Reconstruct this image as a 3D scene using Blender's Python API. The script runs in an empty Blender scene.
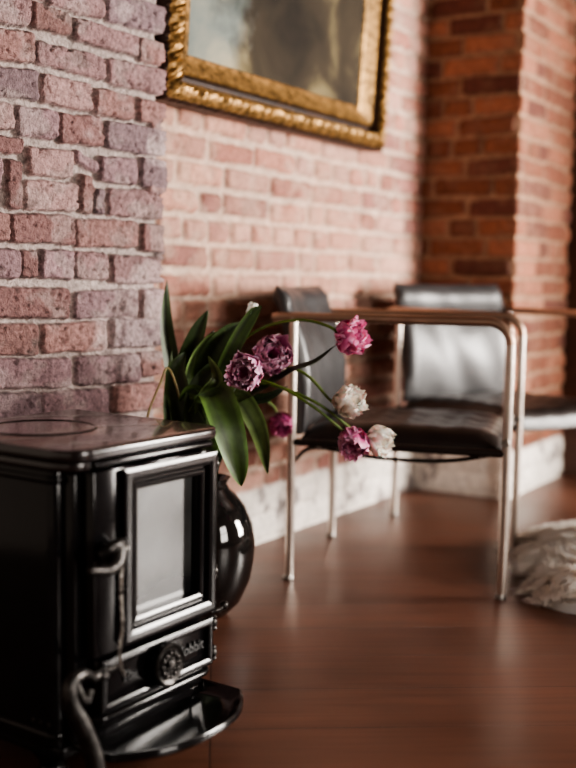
import bpy, bmesh, math, random
import numpy as np
from mathutils import Vector, Matrix
random.seed(7)
C = bpy.context.scene.collection
PI = math.pi

# ------------------------------------------------------------------ camera
CAM_H, F = 0.72, 50/36*768
PITCH, ROLL = math.radians(5.62), math.radians(1.0)
cam = bpy.data.cameras.new('camera'); co = bpy.data.objects.new('camera', cam); C.objects.link(co)
cam.sensor_fit = 'VERTICAL'; cam.sensor_height = 36; cam.lens = 50
cam.clip_start = 0.05
Rm = Matrix.Rotation(PI/2 - PITCH, 4, 'X') @ Matrix.Rotation(ROLL, 4, 'Z')
co.matrix_world = Matrix.Translation((0, 0, CAM_H)) @ Rm
bpy.context.scene.camera = co
cam.dof.use_dof = True; cam.dof.focus_distance = 1.92; cam.dof.aperture_fstop = 1.75
CO = Vector((0, 0, CAM_H)); R3 = Rm.to_3x3()
def ray(px, py): return (R3 @ Vector((px-288, 384-py, -F))).normalized()
def ground(px, py, z=0.0):
    r = ray(px, py); return CO + r*((z-CAM_H)/r.z)
def at(px, py, Y):
    r = ray(px, py); return CO + r*(Y/r.y)
def on_plane(px, py, p0, n):
    r = ray(px, py); return CO + r*((Vector(p0)-CO).dot(n)/r.dot(n))

D = Vector((.555, .832, 0)).normalized()       # along the brick wall, away from the camera
N = Vector((D.y, -D.x, 0))                     # out of the wall into the room
UP = Vector((0, 0, 1))

# ------------------------------------------------------------------ materials
def mat(name):
    m = bpy.data.materials.new(name); m.use_nodes = True
    nt = m.node_tree; b = nt.nodes['Principled BSDF']
    return m, nt, b
def nd(nt, t, **kw):
    n = nt.nodes.new(t)
    for k, v in kw.items():
        if k in n.inputs.keys(): n.inputs[k].default_value = v
        else: setattr(n, k, v)
    return n
def L(nt, a, b): nt.links.new(a, b)
def ramp(nt, src, stops):
    r = nt.nodes.new('ShaderNodeValToRGB'); L(nt, src, r.inputs[0])
    e = r.color_ramp.elements
    while len(e) < len(stops): e.new(.5)
    for el, (p, c) in zip(e, stops): el.position = p; el.color = (*c, 1) if len(c) == 3 else c
    return r
def simple(name, col, rough=.5, metal=0., spec=.5, noise=0., nscale=20., bump=0., bscale=200., coat=0.):
    m, nt, b = mat(name)
    b.inputs['Roughness'].default_value = rough; b.inputs['Metallic'].default_value = metal
    b.inputs['Specular IOR Level'].default_value = spec; b.inputs['Coat Weight'].default_value = coat
    b.inputs['Coat Roughness'].default_value = .05
    tc = nd(nt, 'ShaderNodeTexCoord'); n = nd(nt, 'ShaderNodeTexNoise', Scale=nscale, Detail=6.)
    L(nt, tc.outputs['Object'], n.inputs['Vector'])
    lo = tuple(c*(1-noise) for c in col); hi = tuple(min(1, c*(1+noise)) for c in col)
    r = ramp(nt, n.outputs['Fac'], [(.3, lo), (.7, hi)]); L(nt, r.outputs[0], b.inputs['Base Color'])
    if bump:
        n2 = nd(nt, 'ShaderNodeTexNoise', Scale=bscale, Detail=4.); L(nt, tc.outputs['Object'], n2.inputs['Vector'])
        bp = nd(nt, 'ShaderNodeBump', Strength=bump, Distance=.002); L(nt, n2.outputs['Fac'], bp.inputs['Height'])
        L(nt, bp.outputs[0], b.inputs['Normal'])
    return m
def attr_mat(name, rough=.8, nscale=60., amt=.3, bump=.4, bscale=250., spec=.3, bdist=.002, sss=0., trans=0.):
    """colour from the mesh's own colour attribute, broken up by noise"""
    m, nt, b = mat(name)
    a = nd(nt, 'ShaderNodeAttribute', attribute_name='Col')
    tc = nd(nt, 'ShaderNodeTexCoord'); n = nd(nt, 'ShaderNodeTexNoise', Scale=nscale, Detail=8., Roughness=.65)
    L(nt, tc.outputs['Object'], n.inputs['Vector'])
    mr = nd(nt, 'ShaderNodeMapRange'); mr.inputs['From Min'].default_value = .3; mr.inputs['From Max'].default_value = .7
    mr.inputs['To Min'].default_value = 1-amt; mr.inputs['To Max'].default_value = 1+amt
    L(nt, n.outputs['Fac'], mr.inputs['Value'])
    vm = nd(nt, 'ShaderNodeVectorMath', operation='SCALE'); L(nt, a.outputs['Color'], vm.inputs[0]); L(nt, mr.outputs[0], vm.inputs['Scale'])
    L(nt, vm.outputs[0], b.inputs['Base Color'])
    b.inputs['Roughness'].default_value = rough; b.inputs['Specular IOR Level'].default_value = spec
    if bump:
        n2 = nd(nt, 'ShaderNodeTexNoise', Scale=bscale, Detail=6.); L(nt, tc.outputs['Object'], n2.inputs['Vector'])
        bp = nd(nt, 'ShaderNodeBump', Strength=bump, Distance=bdist); L(nt, n2.outputs['Fac'], bp.inputs['Height'])
        L(nt, bp.outputs[0], b.inputs['Normal'])
    if sss:
        b.inputs['Subsurface Weight'].default_value = sss; b.inputs['Subsurface Radius'].default_value = (.02, .012, .012)
        b.inputs['Subsurface Scale'].default_value = .5
    return m

M_BRICK_NEAR = attr_mat('brick_near', .8, 110, .5, 1., 300, .3, .005)
M_BRICK = attr_mat('brick_far', .8, 40, .22, .5, 200, .3, .003)
M_ENAMEL = simple('black_enamel', (.006, .0055, .006), .14, 0, .30, .2, 30, .06, 60, coat=.06)
M_ENAMEL_TOP = simple('black_enamel_top', (.012, .009, .0095), .2, 0, .6, .3, 14, .1, 90, coat=.5)
M_IRON = simple('forged_iron', (.045, .042, .04), .32, .8, .5, .5, 60, .6, 160)
M_STEEL = simple('worn_steel', (.3, .28, .26), .35, 1, .5, .4, 90, .4, 200)
M_TUBE = simple('brushed_tube', (.60, .52, .46), .30, .9, .5, .18, 12, .1, 300)
M_TUBE_ARM = simple('bronze_tube', (.40, .27, .20), .33, .85, .5, .15, 12, .1, 300)
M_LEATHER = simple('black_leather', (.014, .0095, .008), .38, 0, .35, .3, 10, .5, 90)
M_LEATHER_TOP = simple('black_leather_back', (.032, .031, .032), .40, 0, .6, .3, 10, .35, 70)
M_VASE = simple('black_glaze', (.006, .006, .006), .07, 0, .6, .2, 9, coat=.5)
M_PETAL = attr_mat('petal', .6, 80, .10, .2, 160, .3, .001, sss=.6)
M_LEAF = attr_mat('leaf', .5, 30, .3, .3, 60, .4, .002, sss=.3)
M_GILT = simple('gilt', (.27, .155, .055), .46, .7, .4, .75, 60, .6, 120)
M_DARKWOOD = simple('dark_wood', (.028, .011, .006), .5, 0, .4, .5, 12, .3, 60)
M_WOOL = simple('wool', (.92, .88, .83), .9, 0, .2, .06, 14)
nt = M_WOOL.node_tree; tr = nd(nt, 'ShaderNodeBsdfTranslucent'); tr.inputs[0].default_value = (.92, .88, .83, 1); mxs = nd(nt, 'ShaderNodeMixShader'); mxs.inputs[0].default_value = .4
L(nt, nt.nodes['Principled BSDF'].outputs[0], mxs.inputs[1]); L(nt, tr.outputs[0], mxs.inputs[2]); L(nt, mxs.outputs[0], nt.nodes['Material Output'].inputs[0])
_w = M_WOOL.node_tree.nodes['Principled BSDF']; _w.inputs['Subsurface Weight'].default_value = .7; _w.inputs['Subsurface Radius'].default_value = (.03, .028, .025); _w.inputs['Subsurface Scale'].default_value = 1.
M_PLASTER = simple('plaster', (.30, .24, .20), .9, 0, .2, .1, 4)
M_LINT = simple('door_wood', (.05, .018, .009), .5, 0, .4, .4, 9, .3, 60)
def glass_mat():
    m, nt, b = mat('stove_glass')
    b.inputs['Base Color'].default_value = (.02, .02, .021, 1); b.inputs['Roughness'].default_value = .16
    b.inputs['Specular IOR Level'].default_value = .5
    tc = nd(nt, 'ShaderNodeTexCoord'); n = nd(nt, 'ShaderNodeTexNoise', Scale=9., Detail=5.)
    L(nt, tc.outputs['Object'], n.inputs['Vector'])
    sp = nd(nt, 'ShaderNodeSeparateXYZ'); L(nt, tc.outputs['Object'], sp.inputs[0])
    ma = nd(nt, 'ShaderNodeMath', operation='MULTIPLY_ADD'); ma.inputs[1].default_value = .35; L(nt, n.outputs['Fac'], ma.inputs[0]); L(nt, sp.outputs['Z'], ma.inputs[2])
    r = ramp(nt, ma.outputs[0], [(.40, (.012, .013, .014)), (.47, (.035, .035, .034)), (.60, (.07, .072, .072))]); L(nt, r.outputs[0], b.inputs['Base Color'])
    return m
M_GLASS = glass_mat()

# ------------------------------------------------------------------ object helpers
def empty(name, label, cat, loc=(0, 0, 0), rz=0, group=None):
    o = bpy.data.objects.new(name, None); C.objects.link(o); o.location = loc; o.rotation_euler.z = rz
    o.empty_display_size = .05; o['label'] = label; o['category'] = cat
    if group: o['group'] = group
    return o
def tag(o, label, cat, group=None, kind=None):
    o['label'] = label; o['category'] = cat
    if group: o['group'] = group
    if kind: o['kind'] = kind
    return o
def obj(name, bm, m, parent=None, smooth=True, angle=40):
    me = bpy.data.meshes.new(name)
    if isinstance(bm, bmesh.types.BMesh):
        bm.normal_update(); bm.to_mesh(me); bm.free()
    else: me = bm
    ms = m if isinstance(m, (list, tuple)) else [m]
    for x in ms: me.materials.append(x)
    if smooth:
        for p in me.polygons: p.use_smooth = True
        try: me.set_sharp_from_angle(angle=math.radians(angle))
        except Exception: pass
    o = bpy.data.objects.new(name, me); C.objects.link(o)
    if parent: o.parent = parent
    return o
def struct(name, bm, m, **k):
    o = obj(name, bm, m, **k); o['kind'] = 'structure'; return o
def box(bm, x0, x1, y0, y1, z0, z1, bev=0., seg=2):
    r = bmesh.ops.create_cube(bm, size=1.)
    vs = r['verts']
    for v in vs: v.co = Vector((x0+(v.co.x+.5)*(x1-x0), y0+(v.co.y+.5)*(y1-y0), z0+(v.co.z+.5)*(z1-z0)))
    if bev:
        es = list({e for v in vs for e in v.link_edges})
        bmesh.ops.bevel(bm, geom=es, offset=bev, segments=seg, affect='EDGES', profile=.5)
def catmull(pts, n=8):
    P = [Vector(p) for p in pts]
    if len(P) < 3: return [P[0].lerp(P[-1], i/n) for i in range(n+1)]
    P = [P[0]*2-P[1]] + P + [P[-1]*2-P[-2]]; out = []
    for i in range(1, len(P)-2):
        p0, p1, p2, p3 = P[i-1:i+3]
        for k in range(n):
            t = k/n
            out.append(.5*((2*p1)+(p2-p0)*t+(2*p0-5*p1+4*p2-p3)*t*t+(3*p1-p0-3*p2+p3)*t**3))
    out.append(P[-2]); return out
def tube(bm, pts, r, seg=12, caps=True):
    P = [Vector(p) for p in pts]; n = len(P)
    rr = r if callable(r) else (lambda t: r)
    T = [(P[min(i+1, n-1)]-P[max(i-1, 0)]).normalized() for i in range(n)]
    a = UP if abs(T[0].z) < .9 else Vector((1, 0, 0))
    nx = (a - T[0]*a.dot(T[0])).normalized(); rings = []
    for i in range(n):
        nx = (nx - T[i]*nx.dot(T[i])).normalized(); ny = T[i].cross(nx)
        R = rr(i/(n-1))
        rings.append([bm.verts.new(P[i]+(nx*math.cos(2*PI*k/seg)+ny*math.sin(2*PI*k/seg))*R) for k in range(seg)])
    for i in range(n-1):
        for k in range(seg):
            bm.faces.new((rings[i][k], rings[i][(k+1) % seg], rings[i+1][(k+1) % seg], rings[i+1][k]))
    if caps: bm.faces.new(rings[0][::-1]); bm.faces.new(rings[-1])
def lathe(bm, prof, c=(0, 0, 0), axis='Z', seg=32):
    c = Vector(c); rings = []
    for (r, h) in prof:
        ring = []
        for k in range(seg):
            a = 2*PI*k/seg; u, v = math.cos(a)*r, math.sin(a)*r
            p = {'Z': Vector((u, v, h)), 'Y': Vector((u, h, -v)), 'X': Vector((h, u, v))}[axis]
            ring.append(bm.verts.new(c+p))
        rings.append(ring)
    for i in range(len(rings)-1):
        for k in range(seg):
            bm.faces.new((rings[i][k], rings[i][(k+1) % seg], rings[i+1][(k+1) % seg], rings[i+1][k]))
    if prof[0][0] > 1e-6: bm.faces.new(rings[0][::-1])
    if prof[-1][0] > 1e-6: bm.faces.new(rings[-1])
    bmesh.ops.remove_doubles(bm, verts=[v for r in (rings[0], rings[-1]) for v in r], dist=1e-6)
def ball(bm, c, r, sx=1, sy=1, sz=1, u=16, v=10):
    q = bmesh.ops.create_uvsphere(bm, u_segments=u, v_segments=v, radius=r)
    for w in q['verts']: w.co = Vector((w.co.x*sx, w.co.y*sy, w.co.z*sz))+Vector(c)
def prism(bm, outline, z0, z1, bev=0., seg=3):
    """outline in x,y, extruded up; top and bottom rims rounded"""
    n = len(outline); cx = sum(p[0] for p in outline)/n; cy = sum(p[1] for p in outline)/n
    lv = []
    if bev:
        for k in range(seg+1):
            a = PI/2*k/seg; lv.append((z0+bev*(1-math.sin(a)), bev*(1-math.cos(a))*1.))
        lv = [(z0+bev*(1-math.sin(PI/2*k/seg)), bev*(1-math.cos(PI/2*k/seg))) for k in range(seg, -1, -1)]
        lv += [(z1-bev*(1-math.sin(PI/2*k/seg)), bev*(1-math.cos(PI/2*k/seg))) for k in range(0, seg+1)]
    else: lv = [(z0, 0), (z1, 0)]
    rings = []
    for z, ins in lv:
        ring = []
        for i, (x, y) in enumerate(outline):
            dx, dy = x-cx, y-cy; l = math.hypot(dx, dy)
            px, py = outline[i-1]; qx, qy = outline[(i+1) % n]
            tx, ty = qx-px, qy-py; tl = math.hypot(tx, ty) or 1
            nx, ny = ty/tl, -tx/tl
            if nx*dx+ny*dy < 0: nx, ny = -nx, -ny
            ring.append(bm.verts.new((x-nx*ins, y-ny*ins, z)))
        rings.append(ring)
    for i in range(len(rings)-1):
        for k in range(n): bm.faces.new((rings[i][k], rings[i][(k+1) % n], rings[i+1][(k+1) % n], rings[i+1][k]))
    bm.faces.new(rings[0][::-1]); bm.faces.new(rings[-1])
    bmesh.ops.recalc_face_normals(bm, faces=bm.faces)
def rrect(x0, x1, y0, y1, r, n=6):
    out = []
    rs = r if isinstance(r, (list, tuple)) else [r]*4        # x1y1, x0y1, x0y0, x1y0
    for (cx, cy, a0), q in zip(((x1, y1, 0), (x0, y1, 90), (x0, y0, 180), (x1, y0, 270)), rs):
        ox = cx-q if cx == x1 else cx+q; oy = cy-q if cy == y1 else cy+q
        for k in range(n+1):
            a = math.radians(a0+90*k/n); out.append((ox+q*math.cos(a), oy+q*math.sin(a)))
    return out
def frame_bm(bm, x0, x1, z0, z1, prof, y0=0.):
    """mitred moulding round a rectangle in x,z; prof = (inset, forward in -y); first point is outermost"""
    rings = []
    for a, h in prof:
        rings.append([bm.verts.new(p) for p in ((x0+a, y0-h, z0+a), (x1-a, y0-h, z0+a), (x1-a, y0-h, z1-a), (x0+a, y0-h, z1-a))])
    for i in range(len(rings)-1):
        for k in range(4): bm.faces.new((rings[i][k], rings[i][(k+1) % 4], rings[i+1][(k+1) % 4], rings[i+1][k]))

# ------------------------------------------------------------------ numpy noise
def _hash(i, j, s):
    x = (i.astype(np.int64)*374761393 + j.astype(np.int64)*668265263 + s*1442695041) & 0xffffffff
    x = ((x ^ (x >> 13))*1274126177) & 0xffffffff
    return ((x ^ (x >> 16)) & 0xffff)/65535.
def vnoise(x, y, s=0):
    i = np.floor(x); j = np.floor(y); fx = x-i; fy = y-j
    fx = fx*fx*(3-2*fx); fy = fy*fy*(3-2*fy)
    a = _hash(i, j, s); b = _hash(i+1, j, s); c = _hash(i, j+1, s); d = _hash(i+1, j+1, s)
    return (a*(1-fx)+b*fx)*(1-fy)+(c*(1-fx)+d*fx)*fy*1.
def fbm(x, y, s=0, o=4):
    v = 0; a = .5; t = 0
    for k in range(o): v = v+a*vnoise(x*2**k, y*2**k, s+k*17); t += a; a *= .55
    return v/t
def sstep(a, b, x):
    t = np.clip((x-a)/(b-a), 0, 1); return t*t*(3-2*t)

# ------------------------------------------------------------------ brick walls
def lay_rows(s0, s1, z0, z1, ch, mort, seed, stretch=.205, head=.1):
    rnd = random.Random(seed); out = []; z = z0; k = 0
    while z < z1:
        h = ch; s = s0 - rnd.random()*.1 - (0.1 if k % 2 else 0)
        while s < s1:
            w = (stretch if rnd.random() < (.75 if k % 3 else .35) else head)*(1+rnd.uniform(-.08, .08))
            t = rnd.uniform(-.004, .004)
            out.append((s+mort/2, s+w-mort/2, z+mort/2+t, z+mort/2+rnd.uniform(-.003, .003), z+h-mort/2+t, z+h-mort/2+rnd.uniform(-.003, .003), rnd.random()))
            s += w
        z += h; k += 1
    return out
def brick_surface(name, path, zs, ds, bricks, pal, mortar, m, relief=.011, wob=.004, seed=1, arc=.012, colfn=None, smear=.5, edge=.007, rough=1., grow=0., grime_shade=.28):
    """path: list of plan points; displaced to the right of travel"""
    P = [Vector((p[0], p[1], 0)) for p in path]
    pos, nor, S = [], [], []; s = 0.
    for i in range(len(P)-1):
        t = (P[i+1]-P[i]); l = t.length; t.normalize(); n = Vector((t.y, -t.x, 0)); k = max(2, int(l/ds))
        for q in range(k+(1 if i == len(P)-2 else 0)):
            pos.append(P[i]+t*(l*q/k)); nn = n.copy(); S.append(s+l*q/k)
            if q == 0 and i > 0:
                tp = (P[i]-P[i-1]).normalized(); nn = n+Vector((tp.y, -tp.x, 0)); nn = nn/(nn.dot(n))
            nor.append(nn)
        s += l
    S = np.array(S); Z = np.array(zs); SS, ZZ = np.meshgrid(S, Z)
    X = SS + wob*(fbm(SS*38, ZZ*38, seed)-.5)*2 + wob*.7*(vnoise(SS*140, ZZ*140, seed+5)-.5)
    Y = ZZ + wob*(fbm(SS*38+50, ZZ*38, seed+3)-.5)*2 + wob*.7*(vnoise(SS*140, ZZ*140+9, seed+8)-.5)
    H = np.zeros_like(SS); W = np.zeros_like(SS); BR = np.zeros(SS.shape+(3,))
    for (a, b, z0l, z0r, z1l, z1r, r) in bricks:
        sel_s = np.where((S > a-.03) & (S < b+.03))[0]; sel_z = np.where((Z > min(z0l, z0r)-.03) & (Z < max(z1l, z1r)+.03))[0]
        if not len(sel_s) or not len(sel_z): continue
        ix = np.ix_(sel_z, sel_s); x = X[ix]; y = Y[ix]; f = (x-a)/max(b-a, 1e-6)
        lo = z0l+(z0r-z0l)*f; hi = z1l+(z1r-z1l)*f
        qx = np.abs(x-(a+b)/2)-(b-a)/2; qy = np.maximum(lo-y, y-hi); rc = .007
        d = np.minimum(np.maximum(qx+rc, qy+rc), 0)+np.hypot(np.maximum(qx+rc, 0), np.maximum(qy+rc, 0))-rc-grow
        w = sstep(.0015, -edge, d); mk = sstep(.001, -.0025, d)
        rr = random.Random(int(r*1e6)); c = pal[rr.randrange(len(pal))]; sc = 1+rr.uniform(-.16, .16)
        tilt = rr.uniform(-.0025, .0025); off = rr.uniform(-.15, .2)
        hh = w*(1+off) + w*tilt/relief*(f-.5)*2
        up = mk > W[ix]
        Hs = H[ix]; Hs = np.maximum(Hs, hh); H[ix] = Hs
        B = BR[ix]; B[up] = np.array(c)*sc; BR[ix] = B; W[ix] = np.maximum(W[ix], mk)
    sm = sstep(.50, .68, fbm(SS*17, ZZ*22, seed+20))*smear          # mortar smeared over the faces
    chip = sstep(.66, .74, fbm(SS*60, ZZ*75, seed+33))*W
    bw = W*(1-sm*.75)
    n1 = fbm(SS*30, ZZ*30, seed+40); n2 = fbm(SS*110, ZZ*110, seed+44)
    mc = np.array(mortar)*(.75+.5*n1)[..., None]
    col = mc*(1-bw[..., None]) + BR*(.72+.56*n2)[..., None]*bw[..., None]
    H = H*(1-sm*.3) - chip*.35
    undercut = sstep(.05, .5, H)*sstep(.95, .5, H)                 # crevice shading painted into the colour, plus dirt in the arris
    col = col*(1-grime_shade*undercut*sstep(.4, .65, fbm(SS*26, ZZ*60, seed+60)))[..., None]
    disp = relief*H + .0035*(fbm(SS*9, ZZ*9, seed+70)-.5) + rough*(.0028*(fbm(SS*120, ZZ*120, seed+80)-.5) + .003*(fbm(SS*48, ZZ*48, seed+83)-.5))
    if colfn: col, disp = colfn(SS, ZZ, col, disp, H)
    col = np.clip(col, 0, 1)
    nz, ns = SS.shape
    px = np.array([p.x for p in pos]); py = np.array([p.y for p in pos]); nx = np.array([n.x for n in nor]); ny = np.array([n.y for n in nor])
    V = np.stack([px[None]+nx[None]*disp, py[None]+ny[None]*disp, ZZ], -1).reshape(-1, 3)
    idx = np.arange(nz*ns).reshape(nz, ns)
    Fc = np.stack([idx[:-1, :-1], idx[:-1, 1:], idx[1:, 1:], idx[1:, :-1]], -1).reshape(-1, 4)
    me = bpy.data.meshes.new(name); me.vertices.add(len(V)); me.vertices.foreach_set('co', V.ravel())
    me.loops.add(Fc.size); me.polygons.add(len(Fc)); me.loops.foreach_set('vertex_index', Fc.ravel())
    me.polygons.foreach_set('loop_start', np.arange(0, Fc.size, 4)); me.update(calc_edges=True)
    at_ = me.color_attributes.new('Col', 'FLOAT_COLOR', 'POINT')
    at_.data.foreach_set('color', np.concatenate([col.reshape(-1, 3), np.ones((len(V), 1))], 1).ravel())
    me.polygons.foreach_set('use_smooth', np.ones(len(Fc), bool))
    me.materials.append(m)
    o = bpy.data.objects.new(name, me); C.objects.link(o); o['kind'] = 'structure'
    return o

# wall line: through the skirting point seen beside the vase
W0 = ground(250, 545); W0.z = 0
colc = Vector((-.272, 2.37, 0))                                  # corner of the projecting chimney breast
pr = ray(154, 300); # put the corner exactly on its sight line
colc = Vector((pr.x/pr.y*2.37, 2.37, 0))
COLLEN = .95
cstart = colc - D*COLLEN
inner = W0 + D*1.20
# --- chimney breast: visible courses follow the photograph
def cw(zx, zy, oy):
    p = on_plane(zx/3.388, oy+zy/3.388, colc, N); return (p-cstart).dot(D), p.z
RAW = [(0, [(150, 335, -45, 5, 15, 68), (350, 640, -25, 40, 68, 138)] + [(-160, 140, -85, -40, -45, 5)][0:1]),
 (0, [(-120, 85, -25, 5, 60, 92), (97, 225, 8, 50, 92, 125), (240, 450, 62, 125, 135, 192), (462, 700, 130, 165, 205, 245)]),
 (0, [(-130, 100, 90, 112, 190, 214), (112, 345, 136, 200, 212, 274), (357, 700, 202, 250, 285, 350)]),
 (0, [(-90, 115, 222, 240, 318, 340), (130, 295, 252, 290, 345, 380), (307, 438, 300, 330, 385, 408), (455, 700, 335, 365, 408, 440)]),
 (0, [(-120, 30, 335, 355, 425, 442), (45, 178, 362, 378, 460, 472), (190, 332, 385, 400, 482, 495), (347, 700, 412, 460, 500, 560)]),
 (130, [(-70, 60, 18, 30, 68, 80), (80, 235, 58, 75, 152, 162), (245, 320, 70, 112, 110, 145), (325, 447, 92, 100, 172, 184), (465, 700, 95, 115, 190, 205)]),
 (130, [(-180, -10, 85, 95, 180, 200), (10, 60, 100, 110, 260, 268), (75, 246, 172, 180, 270, 276), (255, 297, 152, 158, 275, 282), (309, 341, 200, 205, 282, 287), (358, 700, 198, 210, 290, 308)]),
 (130, [(-220, 12, 272, 282, 362, 375), (22, 236, 285, 292, 378, 386), (247, 452, 302, 312, 392, 398), (468, 700, 318, 325, 408, 420)]),
 (270, [(-140, 50, -72, -68, 22, 26), (60, 112, -68, -66, 22, 26), (125, 235, -68, -66, 26, 30), (245, 352, -62, -58, 30, 34), (366, 700, -48, -40, 44, 38)]),
 (270, [(-160, 218, 55, 66, 158, 162), (245, 452, 74, 66, 164, 154), (470, 700, 64, 56, 146, 140)]),
 (270, [(-130, 115, 186, 184, 290, 284), (131, 348, 186, 172, 278, 270), (366, 700, 166, 150, 264, 250)]),
 (270, [(-180, 222, 306, 300, 402, 394), (246, 456, 294, 284, 388, 376), (466, 700, 280, 262, 362, 342)]),
 (270, [(-150, 115, 420, 416, 515, 508), (131, 355, 414, 400, 505, 490), (368, 700, 396, 366, 484, 450)])]
cb = []; zmin = 9; zmax = 0; rn = random.Random(3)
for oy, row in RAW:
    for (xa, xb, tl, tr, bl, br) in row:
        sa, z1l = cw(xa, tl, oy); sb, z1r = cw(min(xb, 552), tl+(tr-tl)*(min(xb, 552)-xa)/(xb-xa), oy)
        _, z0l = cw(xa, bl, oy); _, z0r = cw(min(xb, 552), bl+(br-bl)*(min(xb, 552)-xa)/(xb-xa), oy)
        if xb > 560:
            k = (z1r-z1l)/(sb-sa); z1r += 0; sb = COLLEN+.12
        cb.append((sa, sb, z0l, z0r, z1l, z1r, rn.random())); zmin = min(zmin, z0l, z0r); zmax = max(zmax, z1l)
left_lim = min(cw(-120, 250, 130)[0], COLLEN)
cb += lay_rows(-.1, COLLEN+.3, zmin-.014-.068*12, zmin-.014, .068, .013, 5)
cb += [b for b in lay_rows(-.1, left_lim-.03, zmin-.012, zmax, .068, .013, 6) if b[1] < left_lim]
cb += lay_rows(-.1, COLLEN+.3, zmax+.05, 2.7, .068, .013, 8)
cb += [b for b in lay_rows(COLLEN+.135, COLLEN+.5, zmin-.01, zmax+.02, .0685, .012, 9)]
PINK = [(.23, .125, .115), (.30, .165, .15), (.19, .10, .095), (.26, .155, .155), (.185, .125, .135), (.34, .21, .20), (.24, .15, .16)]
def near_fn(S_, Z_, col, disp, H): 
    s = sstep(.62, .72, fbm(S_*6, Z_*10, 91))*.35      # chalky bloom
    col = col*(1-s[..., None]) + np.array((.55, .44, .43))*s[..., None]
    return col, disp
z_near = np.concatenate([np.arange(0, .4, .02), np.arange(.4, 1.36, .0026), np.arange(1.36, 2.66, .02)])
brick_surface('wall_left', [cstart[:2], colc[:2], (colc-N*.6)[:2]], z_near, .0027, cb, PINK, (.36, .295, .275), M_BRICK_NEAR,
              relief=.017, wob=.0042, seed=11, colfn=near_fn, smear=.5, edge=.0045, rough=2.0, grow=.0028, grime_shade=.6)
# --- main wall: its line runs from the skirting beside the vase to the far corner
D0, N0 = D, N
crn = ground(412, 487); D = crn-W0; D.z = 0; D.normalize(); N = Vector((D.y, -D.x, 0))
DWALL, NWALL = D, N
def on_line(px, p, d):
    q = ray(px, 400); q = Vector((q.x, q.y, 0)); t = (p.x*q.y-p.y*q.x)/(d.y*q.x-d.x*q.y); return p+d*t
inner = on_line(415, W0, D)
outer = on_line(509, inner, N); PW = (outer-inner).length
DJL = (on_line(562, outer, D)-outer).length
ORG = [(.33, .15, .11), (.38, .19, .14), (.28, .12, .09), (.42, .23, .18), (.25, .11, .09), (.36, .20, .16)]
RED = [(.17, .062, .035), (.21, .078, .045), (.14, .048, .028), (.25, .10, .06), (.11, .038, .026)]
def white_base(S_, Z_, col, disp, H):
    top = .155+.02*(fbm(S_*6, Z_*0, 5)-.5)
    w = sstep(top+.006, top-.006, Z_)
    bare = sstep(.60, .68, fbm(S_*17, Z_*11, 55))
    wc = np.array((.72, .66, .60))*(.85+.3*fbm(S_*20, Z_*20, 57))[..., None]
    wc = wc*(1-bare[..., None]*.75)+np.array((.16, .13, .13))*bare[..., None]*.75
    col = col*(1-w[..., None])+wc*w[..., None]
    return col, disp*(1-.4*w)+.012*w
wstart = W0 - D*.62; WL = (inner-wstart).length
z_far = np.concatenate([np.arange(0, 1.9, .006), np.arange(1.9, 2.66, .03)])
def plaster_fn(S_, Z_, col, disp, H):
    s = sstep(.48, .62, fbm(S_*4, Z_*6, 71))*.3
    col = col*(1-s[..., None]) + np.array((.50, .30, .22))*s[..., None]
    return white_base(S_, Z_, col, disp, H)
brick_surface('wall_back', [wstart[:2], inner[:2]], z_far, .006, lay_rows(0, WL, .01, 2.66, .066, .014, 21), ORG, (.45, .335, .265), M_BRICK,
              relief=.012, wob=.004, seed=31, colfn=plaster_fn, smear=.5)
DJ = outer + D*DJL
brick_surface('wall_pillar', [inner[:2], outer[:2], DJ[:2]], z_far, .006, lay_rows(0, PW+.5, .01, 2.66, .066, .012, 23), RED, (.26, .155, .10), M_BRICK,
              relief=.010, wob=.004, seed=41, colfn=white_base, smear=.3)

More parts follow.
